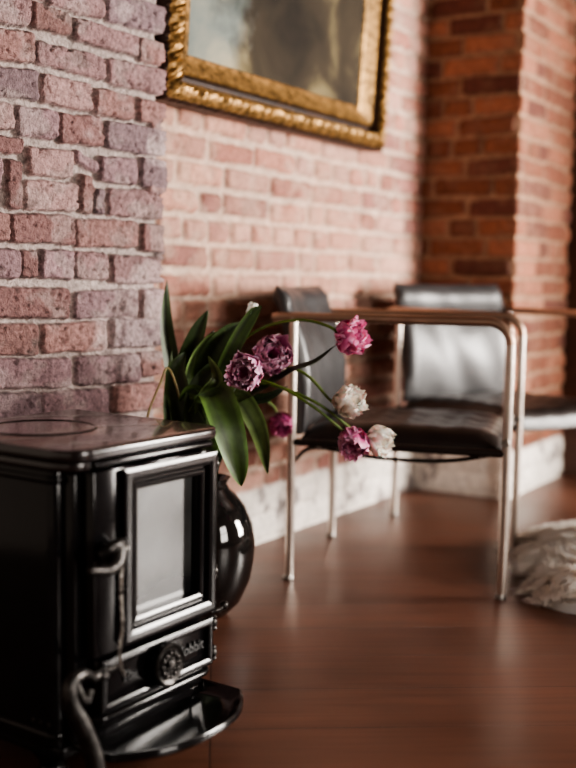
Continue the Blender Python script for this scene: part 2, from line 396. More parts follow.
# ------------------------------------------------------------------ floor, ceiling, other walls
def floor_mat():
    m, nt, b = mat('floor_boards')
    tc = nd(nt, 'ShaderNodeTexCoord'); mp = nd(nt, 'ShaderNodeMapping'); L(nt, tc.outputs['Object'], mp.inputs['Vector'])
    mp.inputs['Rotation'].default_value = (0, 0, math.radians(-4))
    br = nd(nt, 'ShaderNodeTexBrick', Scale=1.); L(nt, mp.outputs[0], br.inputs['Vector'])
    br.inputs['Brick Width'].default_value = 2.6; br.inputs['Row Height'].default_value = .165; br.inputs['Mortar Size'].default_value = .0016
    br.inputs['Color1'].default_value = (.10, .042, .025, 1); br.inputs['Color2'].default_value = (.13, .055, .033, 1)
    br.inputs['Mortar'].default_value = (.04, .016, .010, 1); br.inputs['Bias'].default_value = -.1; br.offset = .37
    st = nd(nt, 'ShaderNodeMapping'); L(nt, mp.outputs[0], st.inputs['Vector']); st.inputs['Scale'].default_value = (2.2, 34, 1)
    g = nd(nt, 'ShaderNodeTexNoise', Scale=1.6, Detail=8., Distortion=.6); L(nt, st.outputs[0], g.inputs['Vector'])
    r = ramp(nt, g.outputs['Fac'], [(.25, (.72, .70, .70)), (.5, (1, 1, 1)), (.78, (1.22, 1.2, 1.18))])
    mx = nd(nt, 'ShaderNodeMix', data_type='RGBA', blend_type='MULTIPLY'); mx.inputs[0].default_value = 1.
    L(nt, br.outputs['Color'], mx.inputs[6]); L(nt, r.outputs[0], mx.inputs[7])
    n2 = nd(nt, 'ShaderNodeTexNoise', Scale=2.3, Detail=4.); L(nt, tc.outputs['Object'], n2.inputs['Vector'])
    r2 = ramp(nt, n2.outputs['Fac'], [(.3, (.6, .58, .58)), (.7, (1.25, 1.2, 1.2))])
    m2 = nd(nt, 'ShaderNodeMix', data_type='RGBA', blend_type='MULTIPLY'); m2.inputs[0].default_value = 1.
    L(nt, mx.outputs[2], m2.inputs[6]); L(nt, r2.outputs[0], m2.inputs[7]); L(nt, m2.outputs[2], b.inputs['Base Color'])
    rr = ramp(nt, n2.outputs['Fac'], [(.3, (.30,)*3), (.7, (.48,)*3)]); L(nt, rr.outputs[0], b.inputs['Roughness'])
    b.inputs['Specular IOR Level'].default_value = .45
    bp = nd(nt, 'ShaderNodeBump', Strength=.10, Distance=.002); L(nt, g.outputs['Fac'], bp.inputs['Height'])
    b2 = nd(nt, 'ShaderNodeBump', Strength=.8, Distance=.002, invert=True); L(nt, br.outputs['Fac'], b2.inputs['Height']); L(nt, bp.outputs[0], b2.inputs['Normal'])
    L(nt, b2.outputs[0], b.inputs['Normal'])
    return m
bm = bmesh.new(); box(bm, -2.2, 5.4, -2.2, 7.0, -.05, 0); struct('floor', bm, floor_mat(), smooth=False)
bm = bmesh.new(); box(bm, -2.2, 5.4, -2.2, 7.0, 2.62, 2.7); struct('ceiling', bm, M_LINT, smooth=False)
# opposite wall, parallel to the brick wall, with a daylight opening and a second one added for fill
RB = W0 + N*3.3
def wall_rect(bm, s0, s1, z0, z1, th=.12):
    vs = []
    for z in (z0, z1):
        for s, t in ((s0, 0), (s1, 0), (s1, th), (s0, th)): vs.append(bm.verts.new(RB + D*s + N*t + UP*z))
    for f in ((0, 1, 2, 3), (7, 6, 5, 4), (0, 4, 5, 1), (1, 5, 6, 2), (2, 6, 7, 3), (3, 7, 4, 0)): bm.faces.new([vs[i] for i in f])
WINS = [(-1.55, -.65), (1.3, 2.5)]; WZ = (.40, 1.65)  # first opening is an unseen extra added for fill; second gives the main daylight
bm = bmesh.new(); wall_rect(bm, -4.2, 3.8, 0, WZ[0]); wall_rect(bm, -4.2, 3.8, WZ[1], 2.62)
e = [-4.2]+[q for w in WINS for q in w]+[3.8]
for i in range(0, len(e), 2): wall_rect(bm, e[i], e[i+1], *WZ)
struct('wall_right', bm, M_PLASTER, smooth=False)
M_WHITE = simple('white_paint', (.7, .68, .64), .5)
for i, (a, b_) in enumerate(WINS):
    bm = bmesh.new()
    for q in (a, (a+b_)/2-.02, b_-.04): wall_rect(bm, q, q+.04, WZ[0], WZ[1], .05)
    for z in (WZ[0], (WZ[0]+WZ[1])/2-.015, WZ[1]-.04): wall_rect(bm, a, b_, z, z+.04, .05)
    struct('window_and_fill_%d' % (i+1), bm, M_WHITE, smooth=False)
    la = bpy.data.lights.new('window_and_fill_light', 'AREA'); la.shape = 'RECTANGLE'; la.size = b_-a; la.size_y = WZ[1]-WZ[0]
    la.energy = [32, 275][i]; la.color = (1., .93, .86)  # weak first lamp is the added soft fill
    lo = bpy.data.objects.new('window_and_fill_light', la); C.objects.link(lo)
    lo.location = RB + D*((a+b_)/2) + N*.11 + UP*sum(WZ)/2
    lo.rotation_euler = (-N).to_track_quat('-Z', 'Y').to_euler()
# dark timber door beyond the pillar
bm = bmesh.new()
X = N; Y_ = D
def lbox(bm, o, a0, a1, b0, b1, z0, z1):
    vs = []
    for z in (z0, z1):
        for s, t in ((a0, b0), (a1, b0), (a1, b1), (a0, b1)): vs.append(bm.verts.new(o + N*s + D*t + UP*z))
    for f in ((3, 2, 1, 0), (4, 5, 6, 7), (1, 5, 4, 0), (2, 6, 5, 1), (3, 7, 6, 2), (0, 4, 7, 3)): bm.faces.new([vs[i] for i in f])
lbox(bm, DJ, -.1, .10, -.02, .10, 0, 2.6); lbox(bm, DJ, .10, 1.10, -.02, .10, 1.55, 1.67); lbox(bm, DJ, 1.02, 1.14, -.02, .10, 0, 2.6)
lbox(bm, DJ, .10, 1.02, .05, .09, 1.67, 2.6); struct('trim_1', bm, M_LINT, smooth=False)
bm = bmesh.new(); lbox(bm, DJ, .10, 1.02, .04, .08, .01, 1.55)
for z0, z1 in ((.1, .7), (.8, 1.45)):
    for a0, a1 in ((.18, .52), (.6, .94)): lbox(bm, DJ, a0, a1, .025, .041, z0, z1)
struct('door_1', bm, M_DARKWOOD, smooth=False)
bm = bmesh.new(); q = W0+D*3.8; lbox(bm, q, -1., 3.5, 0, .1, 0, 2.62); struct('wall_far', bm, M_PLASTER, smooth=False)

# ------------------------------------------------------------------ stove (local: x along D, -y out of the front, z up)
D, N = D0, N0
SW, SD = .262, .33
FL = ground(97, 790, 0); FL = at(92, 600, 1.455); FL.z = 0
rz = math.atan2(D.y, D.x)
stove = empty('wood_stove', 'small black enamelled cast iron wood stove with glass door, standing before the brick column', 'stove', FL, rz)
Hs = .483
def S(name, bm, m=M_ENAMEL, p=None, **k): return obj(name, bm, m, p or stove, **k)
# body
bm = bmesh.new()
prism(bm, rrect(-.034, SW+.03, .040, SD, .016), .048, Hs-.03, .006)
for z in (.062, Hs-.052): prism(bm, rrect(-.038, SW+.034, .036, SD+.003, .018), z, z+.012, .005)
prism(bm, rrect(-.016, SW+.016, .020, .10, .007), .058, Hs-.036, .004)
prism(bm, rrect(-.030, SW+.026, .030, SD-.01, .012), .034, .052, .004)
S('body', bm)
# top plate, slightly overhanging, with the rounded nose over the door
bm = bmesh.new()
prism(bm, rrect(-.046, SW+.040, -.006, SD+.01, [.02, .02, .045, .045], 8), Hs-.018, Hs, .006, 4)
prism(bm, rrect(-.040, SW+.034, .004, SD+.004, [.02, .02, .04, .04], 8), Hs-.033, Hs-.018, .005, 3)
tp = S('top_plate', bm, M_ENAMEL_TOP)
bm = bmesh.new(); cxp, cyp = .095, .20
lathe(bm, [(.0, Hs+.0006), (.0815, Hs+.0006), (.083, Hs+.0022), (.085, Hs+.0022), (.0865, Hs+.0002), (.0, Hs-.004)], (cxp, cyp, 0), 'Z', 48)
S('flue_cover', bm, M_ENAMEL_TOP, tp, smooth=False)
# fire door
z0, z1 = .186, .447
bm = bmesh.new()
for bx in ((0, .086, z0-.004, z1+.002), (SW-.03, SW, z0-.004, z1+.002), (.08, SW-.02, z0-.004, z0+.036), (.08, SW-.02, z1-.034, z1+.002)): box(bm, bx[0], bx[1], -.004, .03, bx[2], bx[3], .003)
dr = S('fire_door', bm)
bm = bmesh.new()
frame_bm(bm, .052, SW+.004, z0+.004, z1, [(0, -.002), (0, .0140), (.0045, .0152), (.0125, .0154), (.0180, .0137), (.0200, .0062), (.0235, .0064), (.0255, .0085), (.0295, .0088), (.0335, .0075), (.034, -.012)], 0)
S('door_frame', bm, M_ENAMEL, dr, smooth=False)
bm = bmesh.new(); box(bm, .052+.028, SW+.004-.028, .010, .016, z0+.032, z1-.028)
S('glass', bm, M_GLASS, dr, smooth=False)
# nose moulding above the door
bm = bmesh.new()
prism(bm, rrect(.0, SW+.012, -.004, .05, .012), Hs-.030, Hs-.020, .004)
S('top_moulding', bm, M_ENAMEL)
# ash door with frame, air wheel
a0, a1 = .100, .176
bm = bmesh.new(); box(bm, .012, SW, -.002, .03, a0, a1, .003); ad = S('ash_door', bm)
bm = bmesh.new(); frame_bm(bm, .012, SW+.004, a0, a1, [(0, 0), (0, .009), (.004, .0102), (.0075, .0103), (.0115, .0089), (.013, .002)], 0); S('ash_door_frame', bm, M_ENAMEL, ad, smooth=False)
bm = bmesh.new(); wc = ((SW+.012)/2+.004, -.002, (a0+a1)/2)
lathe(bm, [(0, 0), (.006, 0), (.006, -.014), (.030, -.014), (.033, -.017), (.033, -.022), (.030, -.025), (.026, -.022), (.008, -.022), (.007, -.027), (0, -.029)], wc, 'Y', 40)
for k in range(12):
    a = 2*PI*k/12; ball(bm, (wc[0]+.018*math.cos(a), wc[1]-.024, wc[2]+.018*math.sin(a)), .0042, 1, .8, 1, 8, 6)
for k in range(6):
    a = 2*PI*k/6+.3; ball(bm, (wc[0]+.010*math.cos(a), wc[1]-.026, wc[2]+.010*math.sin(a)), .003, 1, .8, 1, 8, 6)
S('air_wheel', bm, M_IRON, ad)
def text_bm(body, size, depth):
    cu = bpy.data.curves.new('t', 'FONT'); cu.body = body; cu.size = size; cu.extrude = depth; cu.align_x = 'CENTER'; cu.align_y = 'CENTER'
    o = bpy.data.objects.new('t', cu); C.objects.link(o); dg = bpy.context.evaluated_depsgraph_get()
    me = bpy.data.meshes.new_from_object(o.evaluated_get(dg)); b = bmesh.new(); b.from_mesh(me)
    bpy.data.objects.remove(o); bpy.data.curves.remove(cu); bpy.data.meshes.remove(me)
    bmesh.ops.rotate(b, cent=(0, 0, 0), matrix=Matrix.Rotation(PI/2, 3, 'X'), verts=b.verts); return b
for body, dx in (('The', -.066), ('Hobbit', .072)):
    b = text_bm(body, .024, .0012); bmesh.ops.translate(b, verts=b.verts, vec=(wc[0]+dx, -.004, wc[2])); S('lettering', b, M_ENAMEL, ad, smooth=False)
# hinges on the right of both doors
for zz in (.425, .25, .165, .115):
    bm = bmesh.new(); lathe(bm, [(0, -.013), (.004, -.012), (.0062, -.009), (.0045, -.006), (.0065, -.003), (.0065, .003), (.0045, .006), (.0062, .009), (.004, .012), (0, .013)], (SW+.011, -.004, zz), 'Z', 14)
    S('hinge', bm, M_IRON)
bm = bmesh.new(); tube(bm, [(SW+.006, -.004, .184), (SW+.018, -.012, .187), (SW+.026, -.012, .190)], .004, 10); ball(bm, (SW+.028, -.012, .191), .0075, u=12, v=8); S('hinge_pin', bm, M_IRON)
# sloping apron under the ash door and the ash tray
bm = bmesh.new()
prism(bm, rrect(-.004, SW+.008, -.014, .12, .03), .086, .097, .005)
prism(bm, rrect(.006, SW-.002, -.002, .12, .03), .072, .086, .004)
prism(bm, rrect(.018, SW-.014, .010, .12, .02), .05, .072, .004)
S('apron', bm)
def tray_outline(ins):
    out = []; x0, x1, y1 = -.006+ins, SW+.036-ins, .05; yf = -.104+ins
    out += [(x1, y1), (x0, y1)]
    for k in range(17):
        t = k/16; x = x0+(x1-x0)*t; e_ = abs(2*t-1); y = yf + .060*e_**2.6
        out.append((x, y))
    return out
bm = bmesh.new()
lv = [(0.012, .036), (.0, .046), (.0, .053), (.003, .056), (.008, .053), (.016, .044), (.03, .042)]
rings = [[bm.verts.new((x, y, z)) for x, y in tray_outline(i)] for i, z in lv]; n = len(rings[0])
for i in range(len(rings)-1):
    for k in range(n): bm.faces.new((rings[i][k], rings[i][(k+1) % n], rings[i+1][(k+1) % n], rings[i+1][k]))
bm.faces.new(rings[0][::-1]); bm.faces.new(rings[-1]); bmesh.ops.recalc_face_normals(bm, faces=bm.faces)
S('ash_ledge', bm, M_ENAMEL, angle=50)
# legs
for (x, y) in ((-.012, .065), (SW+.008, .065), (-.012, SD-.04), (SW+.008, SD-.04)):
    bm = bmesh.new(); lathe(bm, [(0, 0), (.024, 0), (.027, .005), (.021, .010), (.018, .018), (.024, .03), (.032, .042), (0, .042)], (x, y, 0), 'Z', 20)
    S('leg', bm)
# rivets on the left flank
bm = bmesh.new()
for zz in (.056, .074):
    for y in (.05, .066, .082): ball(bm, (-.0345, y, zz+.012), .0035, .5, 1, 1, 8, 6)
S('rivets', bm, M_IRON)
# door latch handle, chain and the riddling lever
bm = bmesh.new(); hc = Vector((.020, -.006, .332))
lathe(bm, [(0, .004), (.013, .002), (.014, -.004), (.009, -.008), (.008, -.016), (.012, -.020), (.010, -.026), (0, -.028)], hc, 'Y', 20)
tube(bm, catmull([hc+Vector((.026, -.012, .004)), hc+Vector((.008, -.022, .016)), hc+Vector((-.014, -.024, .014)), hc+Vector((-.030, -.016, .006))], 6), lambda t: .0055+.003*math.sin(PI*t), 12)
tube(bm, catmull([hc+Vector((.002, -.02, .008)), hc+Vector((-.010, -.030, -.006)), hc+Vector((-.030, -.034, -.012)), hc+Vector((-.062, -.034, -.006))], 6), lambda t: .015-.010*t, 12)
ball(bm, hc+Vector((-.063, -.034, -.006)), .0055, u=12, v=8)
hd = S('door_handle', bm, M_IRON, dr)
bm = bmesh.new(); ball(bm, hc+Vector((.026, -.014, .004)), .0055, 1.3, 1, 1, 12, 8); S('latch_pin', bm, M_STEEL, hd)
cp = catmull([hc+Vector((.022, -.016, .0)), hc+Vector((.008, -.024, -.022)), hc+Vector((.004, -.026, -.05)), hc+Vector((.007, -.026, -.10)), hc+Vector((.004, -.024, -.135)), hc+Vector((.012, -.020, -.165)), hc+Vector((.026, -.014, -.182))], 7)
bm = bmesh.new()
for i in range(len(cp)-1):
    a, b_ = cp[i], cp[i+1]; t = (b_-a).normalized(); s_ = t.cross(Vector((0, 1, 0))).normalized() if i % 2 else Vector((0, 1, 0))
    lp = [(a+b_)/2 + t*math.cos(q)*.0035 + s_*math.sin(q)*.0022 for q in [2*PI*k/8 for k in range(9)]]
    tube(bm, lp, .0011, 6)
S('chain', bm, M_STEEL, hd)
bm = bmesh.new(); kc = Vector((-.034, -.014, .172))
tube(bm, [kc+Vector((.08, .014, -.012)), kc+Vector((.01, -.01, -.004)), kc], .006, 12)
ball(bm, kc+Vector((.034, -.006, -.008)), .009, 1.1, 1, .8)
tube(bm, catmull([kc+Vector((.012, -.012, -.004)), kc+Vector((-.012, -.014, .010)), kc+Vector((-.036, -.016, .006)), kc+Vector((-.040, -.018, -.020)), kc+Vector((-.022, -.024, -.06)), kc+Vector((-.006, -.028, -.105)), kc+Vector((.000, -.030, -.15))], 8),
     lambda t: .006+.007*min(1, t*1.6), 14)
tube(bm, catmull([kc+Vector((-.03, -.018, .004)), kc+Vector((-.022, -.022, -.018)), kc+Vector((-.010, -.02, -.028)), kc+Vector((-.002, -.018, -.014))], 6), .005, 10)
S('riddling_lever', bm, M_IRON)

# ------------------------------------------------------------------ vase
VY = 2.24; vp = at(206, 540, VY); vp.z = 0
bm = bmesh.new()
lathe(bm, [(0, .0), (.045, .0), (.05, .004), (.076, .032), (.096, .08), (.104, .125), (.105, .16), (.099, .20), (.082, .237), (.062, .262), (.048, .274), (.044, .284), (.048, .294), (.051, .298), (.047, .298), (.038, .284), (.04, .27), (.03, .22), (0, .21)], (0, 0, 0), 'Z', 64)
o = obj('vase', bm, M_VASE); o.location = vp
tag(o, 'round glossy black vase of tulips on the floor behind the stove', 'vase')
mouth = vp + UP*.285

# ------------------------------------------------------------------ tulips
def set_col(bm, layer, v, c):
    for l in v.link_loops: l[layer] = (*c, 1)
def petal(bm, lay, base, ax, side, out, Ln, Wd, open_, c_in, c_edge, rnd, curl=.3):
    nu, nv = 9, 8; g = []; ph = rnd.random()*6
    for i in range(nu+1):
        t = i/nu
        ang = open_*(1-.75*t)                # leaves the axis fast, then closes up
        rad = Ln*(.10+.52*math.sin(min(1, t*1.25)*PI/2)*math.sin(open_)) ; hgt = Ln*t*math.cos(open_*.55)
        rad += Ln*curl*.35*max(0, t-.7)*3
        w = Wd*(math.sin(PI*min(1, .12+.80*t**.85)))**.6
        row = []
        for j in range(nv+1):
            s = 2*j/nv-1
            ruf = (.07*math.sin(s*7+ph+t*5)+.05*math.sin(s*11+ph*2))*t*Ln + rnd.uniform(-.015, .015)*Ln*t
            r2 = rad - .33*Wd*s*s*(.6+.5*t) + ruf*.7
            h2 = hgt - .10*Ln*s*s*t + .05*Ln*math.sin(s*9+ph)*t*t*1.2
            row.append((bm.verts.new(base + ax*h2 + out*r2 + side*(w*s)), t, abs(s)))
        g.append(row)
    cols = {}
    for i in range(nu):
        for j in range(nv):
            f = bm.faces.new([g[i][j][0], g[i][j+1][0], g[i+1][j+1][0], g[i+1][j][0]])
            for l, (ii, jj) in zip(f.loops, ((i, j), (i, j+1), (i+1, j+1), (i+1, j))):
                t = ii/nu; s = abs(2*jj/nv-1); e = max(0, min(1, max(t-.72, 0)*3.0+max(0, s-.65)*2.2)); e = min(1, e+.25*math.sin(jj*2.4+ph)**2*t)
                l[lay] = tuple(c_in[k]*(1-e)+c_edge[k]*e for k in range(3))+(1,)
def bloom(c, ax, R, pal, seed, rings=((.95, 6, 1.05), (.75, 6, .95), (.5, 6, .85), (.28, 5, .7))):
    rnd = random.Random(seed); bm = bmesh.new(); lay = bm.loops.layers.color.new('Col')
    ax = Vector(ax).normalized(); a = ax.orthogonal().normalized(); b = ax.cross(a)
    base = Vector(c) - ax*R*.75
    for ri, (op, n, ln) in enumerate(rings):
        for k in range(n):
            th = 2*PI*(k+.5*(ri % 2)+rnd.uniform(-.15, .15))/n
            out = a*math.cos(th)+b*math.sin(th); side = ax.cross(out)
            petal(bm, lay, base+ax*R*.05*ri, ax, side, out, R*1.55*ln*rnd.uniform(.9, 1.1), R*.86*rnd.uniform(.85, 1.1), op*rnd.uniform(.85, 1.15), pal[0], pal[1], rnd, rnd.uniform(-.1, .5))
    return bm
def paint(bm, fn):
    lay = bm.loops.layers.color.get('Col') or bm.loops.layers.color.new('Col')
    for f in bm.faces:
        for l in f.loops: l[lay] = (*fn(l.vert), 1)
def stem_bm(pts, r=.0028, col=(.16, .24, .05)):
    bm = bmesh.new(); P = catmull(pts, 8); tube(bm, P, r, 8)
    paint(bm, lambda v: tuple(c*(.9+.2*random.random()) for c in col)); return bm
def leaf_bm(pts, W, face, seed=0, col=(.065, .13, .035), fold=.35, twist=0.):
    W *= 1.3
    rnd = random.Random(seed); bm = bmesh.new(); P = catmull(pts, 7); n = len(P); g = []; nv = 6
    for i in range(n):
        t = i/(n-1); T = (P[min(i+1, n-1)]-P[max(i-1, 0)]).normalized()
        f = Vector(face).normalized(); sd = T.cross(f)
        if sd.length < .2: sd = T.orthogonal()
        sd.normalize(); up = sd.cross(T).normalized()
        a = twist*(t-.3); sd, up = sd*math.cos(a)+up*math.sin(a), up*math.cos(a)-sd*math.sin(a)
        w = W*(.38+.62*math.sin(PI*min(1, t*1.15)*.55+.1))*(1-t**3.2)**.8 if t < 1 else 0
        w = max(w, .0004)
        row = []
        for j in range(nv+1):
            s = 2*j/nv-1
            row.append(bm.verts.new(P[i]+sd*(w*s)+up*(fold*w*(abs(s)**1.4))+up*(.06*W*math.sin(t*9+s*3+seed))))
        g.append(row)
    lay = bm.loops.layers.color.new('Col')
    for i in range(n-1):
        for j in range(nv):
            fc = bm.faces.new((g[i][j], g[i][j+1], g[i+1][j+1], g[i+1][j]))
            for l, jj in zip(fc.loops, (j, j+1, j+1, j)):
                q = .85+.5*abs(2*jj/nv-1)**2+.25*math.sin(jj*2.+seed); l[lay] = (col[0]*q, col[1]*q, col[2]*q, 1)
    return bm
MAG = ((.64, .34, .50), (.92, .74, .82)); PNK = ((.80, .32, .54), (.95, .66, .80)); WHT = ((.95, .87, .80), (.97, .95, .92)); PUR = ((.48, .12, .32), (.7, .35, .5))
MIX = ((.64, .24, .44), (.93, .68, .78))
m0 = mouth
CAMD = Vector((0, -1, .1))
def tulip(label, c, Y, rpx, ax, pal, stem, leaves=(), seed=1, rings=None, scol=(.30, .38, .12)):
    root = empty('tulip', label, 'flower', mouth, 0, 'tulips in the black vase')
    def loc(p): return Vector(p)-mouth
    R = rpx*1.12*Y/F; cc = at(*c, Y)
    kw = {'rings': rings} if rings else {}
    b = bloom(cc-mouth, ax, R, pal, seed, **kw); o = obj('bloom', b, M_PETAL, root, angle=180)
    axn = Vector(ax).normalized(); pts = [(0, 0, -.06), (0, 0, .01)]+[loc(at(*s)) for s in stem]+[cc-mouth-axn*R*.72]
    pts[0] = (random.uniform(-.01, .01), random.uniform(-.01, .01), -.08); pts[1] = (random.uniform(-.018, .018), random.uniform(-.018, .018), .015)
    obj('stem', stem_bm(pts, .003, scol), M_LEAF, root)
    for i, (lp, W, face, tw, col) in enumerate(leaves):
        P = [loc(at(*q)) if len(q) == 3 else q[0] for q in lp]
        obj('leaf', leaf_bm(P, W, face, seed*7+i, col, twist=tw), M_LEAF, root, angle=180)
    return root
G1 = (.19, .25, .13); G2 = (.24, .32, .15); G3 = (.12, .165, .09); G4 = (.36, .43, .25)
tulip('large purple-pink double tulip lowest left of the touching pair', (246, 373), 2.05, 17, (-.35, -.85, .15), MAG, [(214, 400, 2.16), (228, 382, 2.13)],
      [([(210, 455, 2.2), (208, 420, 2.13), (214, 396, 2.08), (226, 425, 2.03), (236, 462, 2.03), (241, 486, 2.05)], .031, (.2, -1, .5), .3, G2)], 3)
tulip('large pale-edged purple tulip upper right of the touching pair', (272, 356), 2.125, 19, (.15, -.8, .35), MAG, [(216, 380, 2.18), (240, 362, 2.16)],
      [([(212, 455, 2.2), (212, 420, 2.18), (236, 397, 2.16), (255, 420, 2.14), (264, 448, 2.15), (268, 474, 2.17)], .019, (-.2, -1, .6), -.4, G4)], 4)
tulip('hot pink tulip highest on the right, before the leather backrest', (350, 338), 2.12, 16, (.75, -.5, .2), PNK, [(214, 390, 2.2), (234, 350, 2.2), (262, 328, 2.16), (300, 320, 2.14), (332, 328, 2.12)],
      [([(214, 445, 2.22), (232, 410, 2.18), (256, 393, 2.14), (290, 372, 2.13), (316, 362, 2.12), (336, 345, 2.13)], .012, (0, -.6, 1), .6, G3)], 5)
tulip('creamy white tulip under the hot pink one', (349, 402), 2.12, 16, (.6, -.6, .35), WHT, [(220, 400, 2.2), (262, 368, 2.16), (302, 372, 2.14), (330, 400, 2.13)],
      [([(198, 455, 2.24), (190, 410, 2.24), (186, 370, 2.22), (196, 336, 2.2), (208, 310, 2.2)], .020, (.2, -1, 0), .3, G1)], 6)
tulip('magenta tulip lowest on the long stem beside a white one', (353, 442), 2.10, 15, (-.2, -.7, -.5), MIX, [(218, 400, 2.18), (245, 380, 2.12), (278, 386, 2.1), (315, 408, 2.09), (345, 432, 2.1)],
      [([(204, 450, 2.24), (200, 400, 2.22), (208, 360, 2.2), (224, 335, 2.19), (242, 322, 2.2)], .019, (.1, -1, .1), -.4, G1)], 7)
tulip('cream tulip with ragged petals at the far lower right of the bunch', (378, 440), 2.13, 14, (.7, -.5, -.15), WHT, [(222, 400, 2.2), (250, 384, 2.15), (282, 388, 2.13), (320, 405, 2.12), (358, 434, 2.14)],
      [([(188, 455, 2.26), (180, 420, 2.26), (172, 370, 2.26), (166, 325, 2.27), (167, 280, 2.28)], .016, (.5, -1, 0), .2, G1)], 8)
tulip('small shaded purple tulip hanging low behind the bunch', (281, 424), 2.42, 12, (.3, -.6, -.6), PUR, [(222, 410, 2.3), (250, 395, 2.38), (272, 405, 2.42)],
      [([(200, 460, 2.22), (206, 425, 2.18), (203, 390, 2.12), (214, 412, 2.07), (226, 402, 2.07), (236, 388, 2.1)], .015, (.2, -1, .4), .5, G2)], 9)
tulip('tiny closed white bud at the top of the leaves', (252, 312), 2.16, 7, (.1, -.1, 1), WHT, [(214, 400, 2.2), (226, 360, 2.2), (246, 328, 2.17)],
      [([(212, 440, 2.2), (218, 385, 2.17), (232, 350, 2.15), (252, 316, 2.15), (262, 306, 2.15)], .014, (.3, -1, .2), .4, G2),
       ([(196, 470, 2.14), (184, 430, 2.13), (180, 400, 2.14), (176, 372, 2.17), (186, 352, 2.2)], .022, (.1, -1, .2), .3, G1)], 10, rings=((.35, 3, 1.2), (.2, 3, 1.15)))
# a few more leafy stems filling the dark middle of the bunch
for k, (lp, W, col) in enumerate([
    ([(200, 460, 2.25), (212, 420, 2.25), (222, 372, 2.25), (236, 345, 2.24)], .020, G3),
    ([(196, 460, 2.27), (196, 410, 2.28), (200, 360, 2.28), (214, 330, 2.28)], .022, G3),
    ([(192, 462, 2.2), (188, 430, 2.18), (196, 395, 2.18), (212, 370, 2.19), (226, 362, 2.2)], .020, G1),
    ([(186, 462, 2.24), (174, 430, 2.2), (170, 395, 2.2), (172, 350, 2.25)], .016, G2),
    ([(204, 462, 2.16), (200, 438, 2.1), (192, 415, 2.1), (188, 385, 2.12)], .020, G1),
    ([(212, 462, 2.28), (232, 420, 2.3), (240, 385, 2.3), (262, 362, 2.3)], .018, G3),
    ([(198, 455, 2.18), (192, 425, 2.12), (206, 395, 2.1), (216, 378, 2.1), (208, 356, 2.13)], .017, G4),
    ([(206, 455, 2.2), (214, 425, 2.14), (206, 402, 2.11), (190, 392, 2.11), (178, 402, 2.12)], .018, G2),
    ([(210, 455, 2.22), (226, 420, 2.2), (246, 402, 2.18), (266, 398, 2.17), (288, 386, 2.17)], .013, G3),
    ([(204, 455, 2.26), (190, 415, 2.24), (190, 372, 2.2), (206, 342, 2.19), (226, 330, 2.19)], .016, G4)]):
    P = [Vector(mouth)+Vector((random.uniform(-.015, .015), random.uniform(-.015, .015), -.03))] + [at(*q) for q in lp]
    o = obj('tulip_leaf', leaf_bm([p-mouth for p in P], W, (.1*k-.2, -1, .15*(k % 3)), 60+k, col, twist=.3*(k % 3-1)), M_LEAF, None, angle=180)
    o.location = mouth
    tag(o, ['dark leaf in the shaded heart of the tulips', 'dark leaf upright against the brick wall behind the tulips', 'mid green leaf arching left of the purple pair',
            'pale green leaf nearest the brick column', 'broad leaf rising just behind the stove top', 'dark leaf behind the purple pair of blooms',
            'pale twisting leaf just left of the purple pair', 'short green leaf curling left above the stove corner', 'narrow dark leaf under the purple pair pointing right', 'light green leaf leaning right below the white bud'][k], 'leaf')
# dry stalk bending over behind the stove
bm = stem_bm([at(190, 452, 2.2)-mouth, at(178, 392, 2.13)-mouth, at(168, 368, 2.1)-mouth, at(160, 384, 2.09)-mouth, at(150, 408, 2.08)-mouth, at(146, 424, 2.08)-mouth], .0024, (.62, .56, .40))
o = obj('dry_stalk', bm, M_LEAF); o.location = mouth; tag(o, 'thin straw-coloured stalk bent over against the brick column', 'stalk')

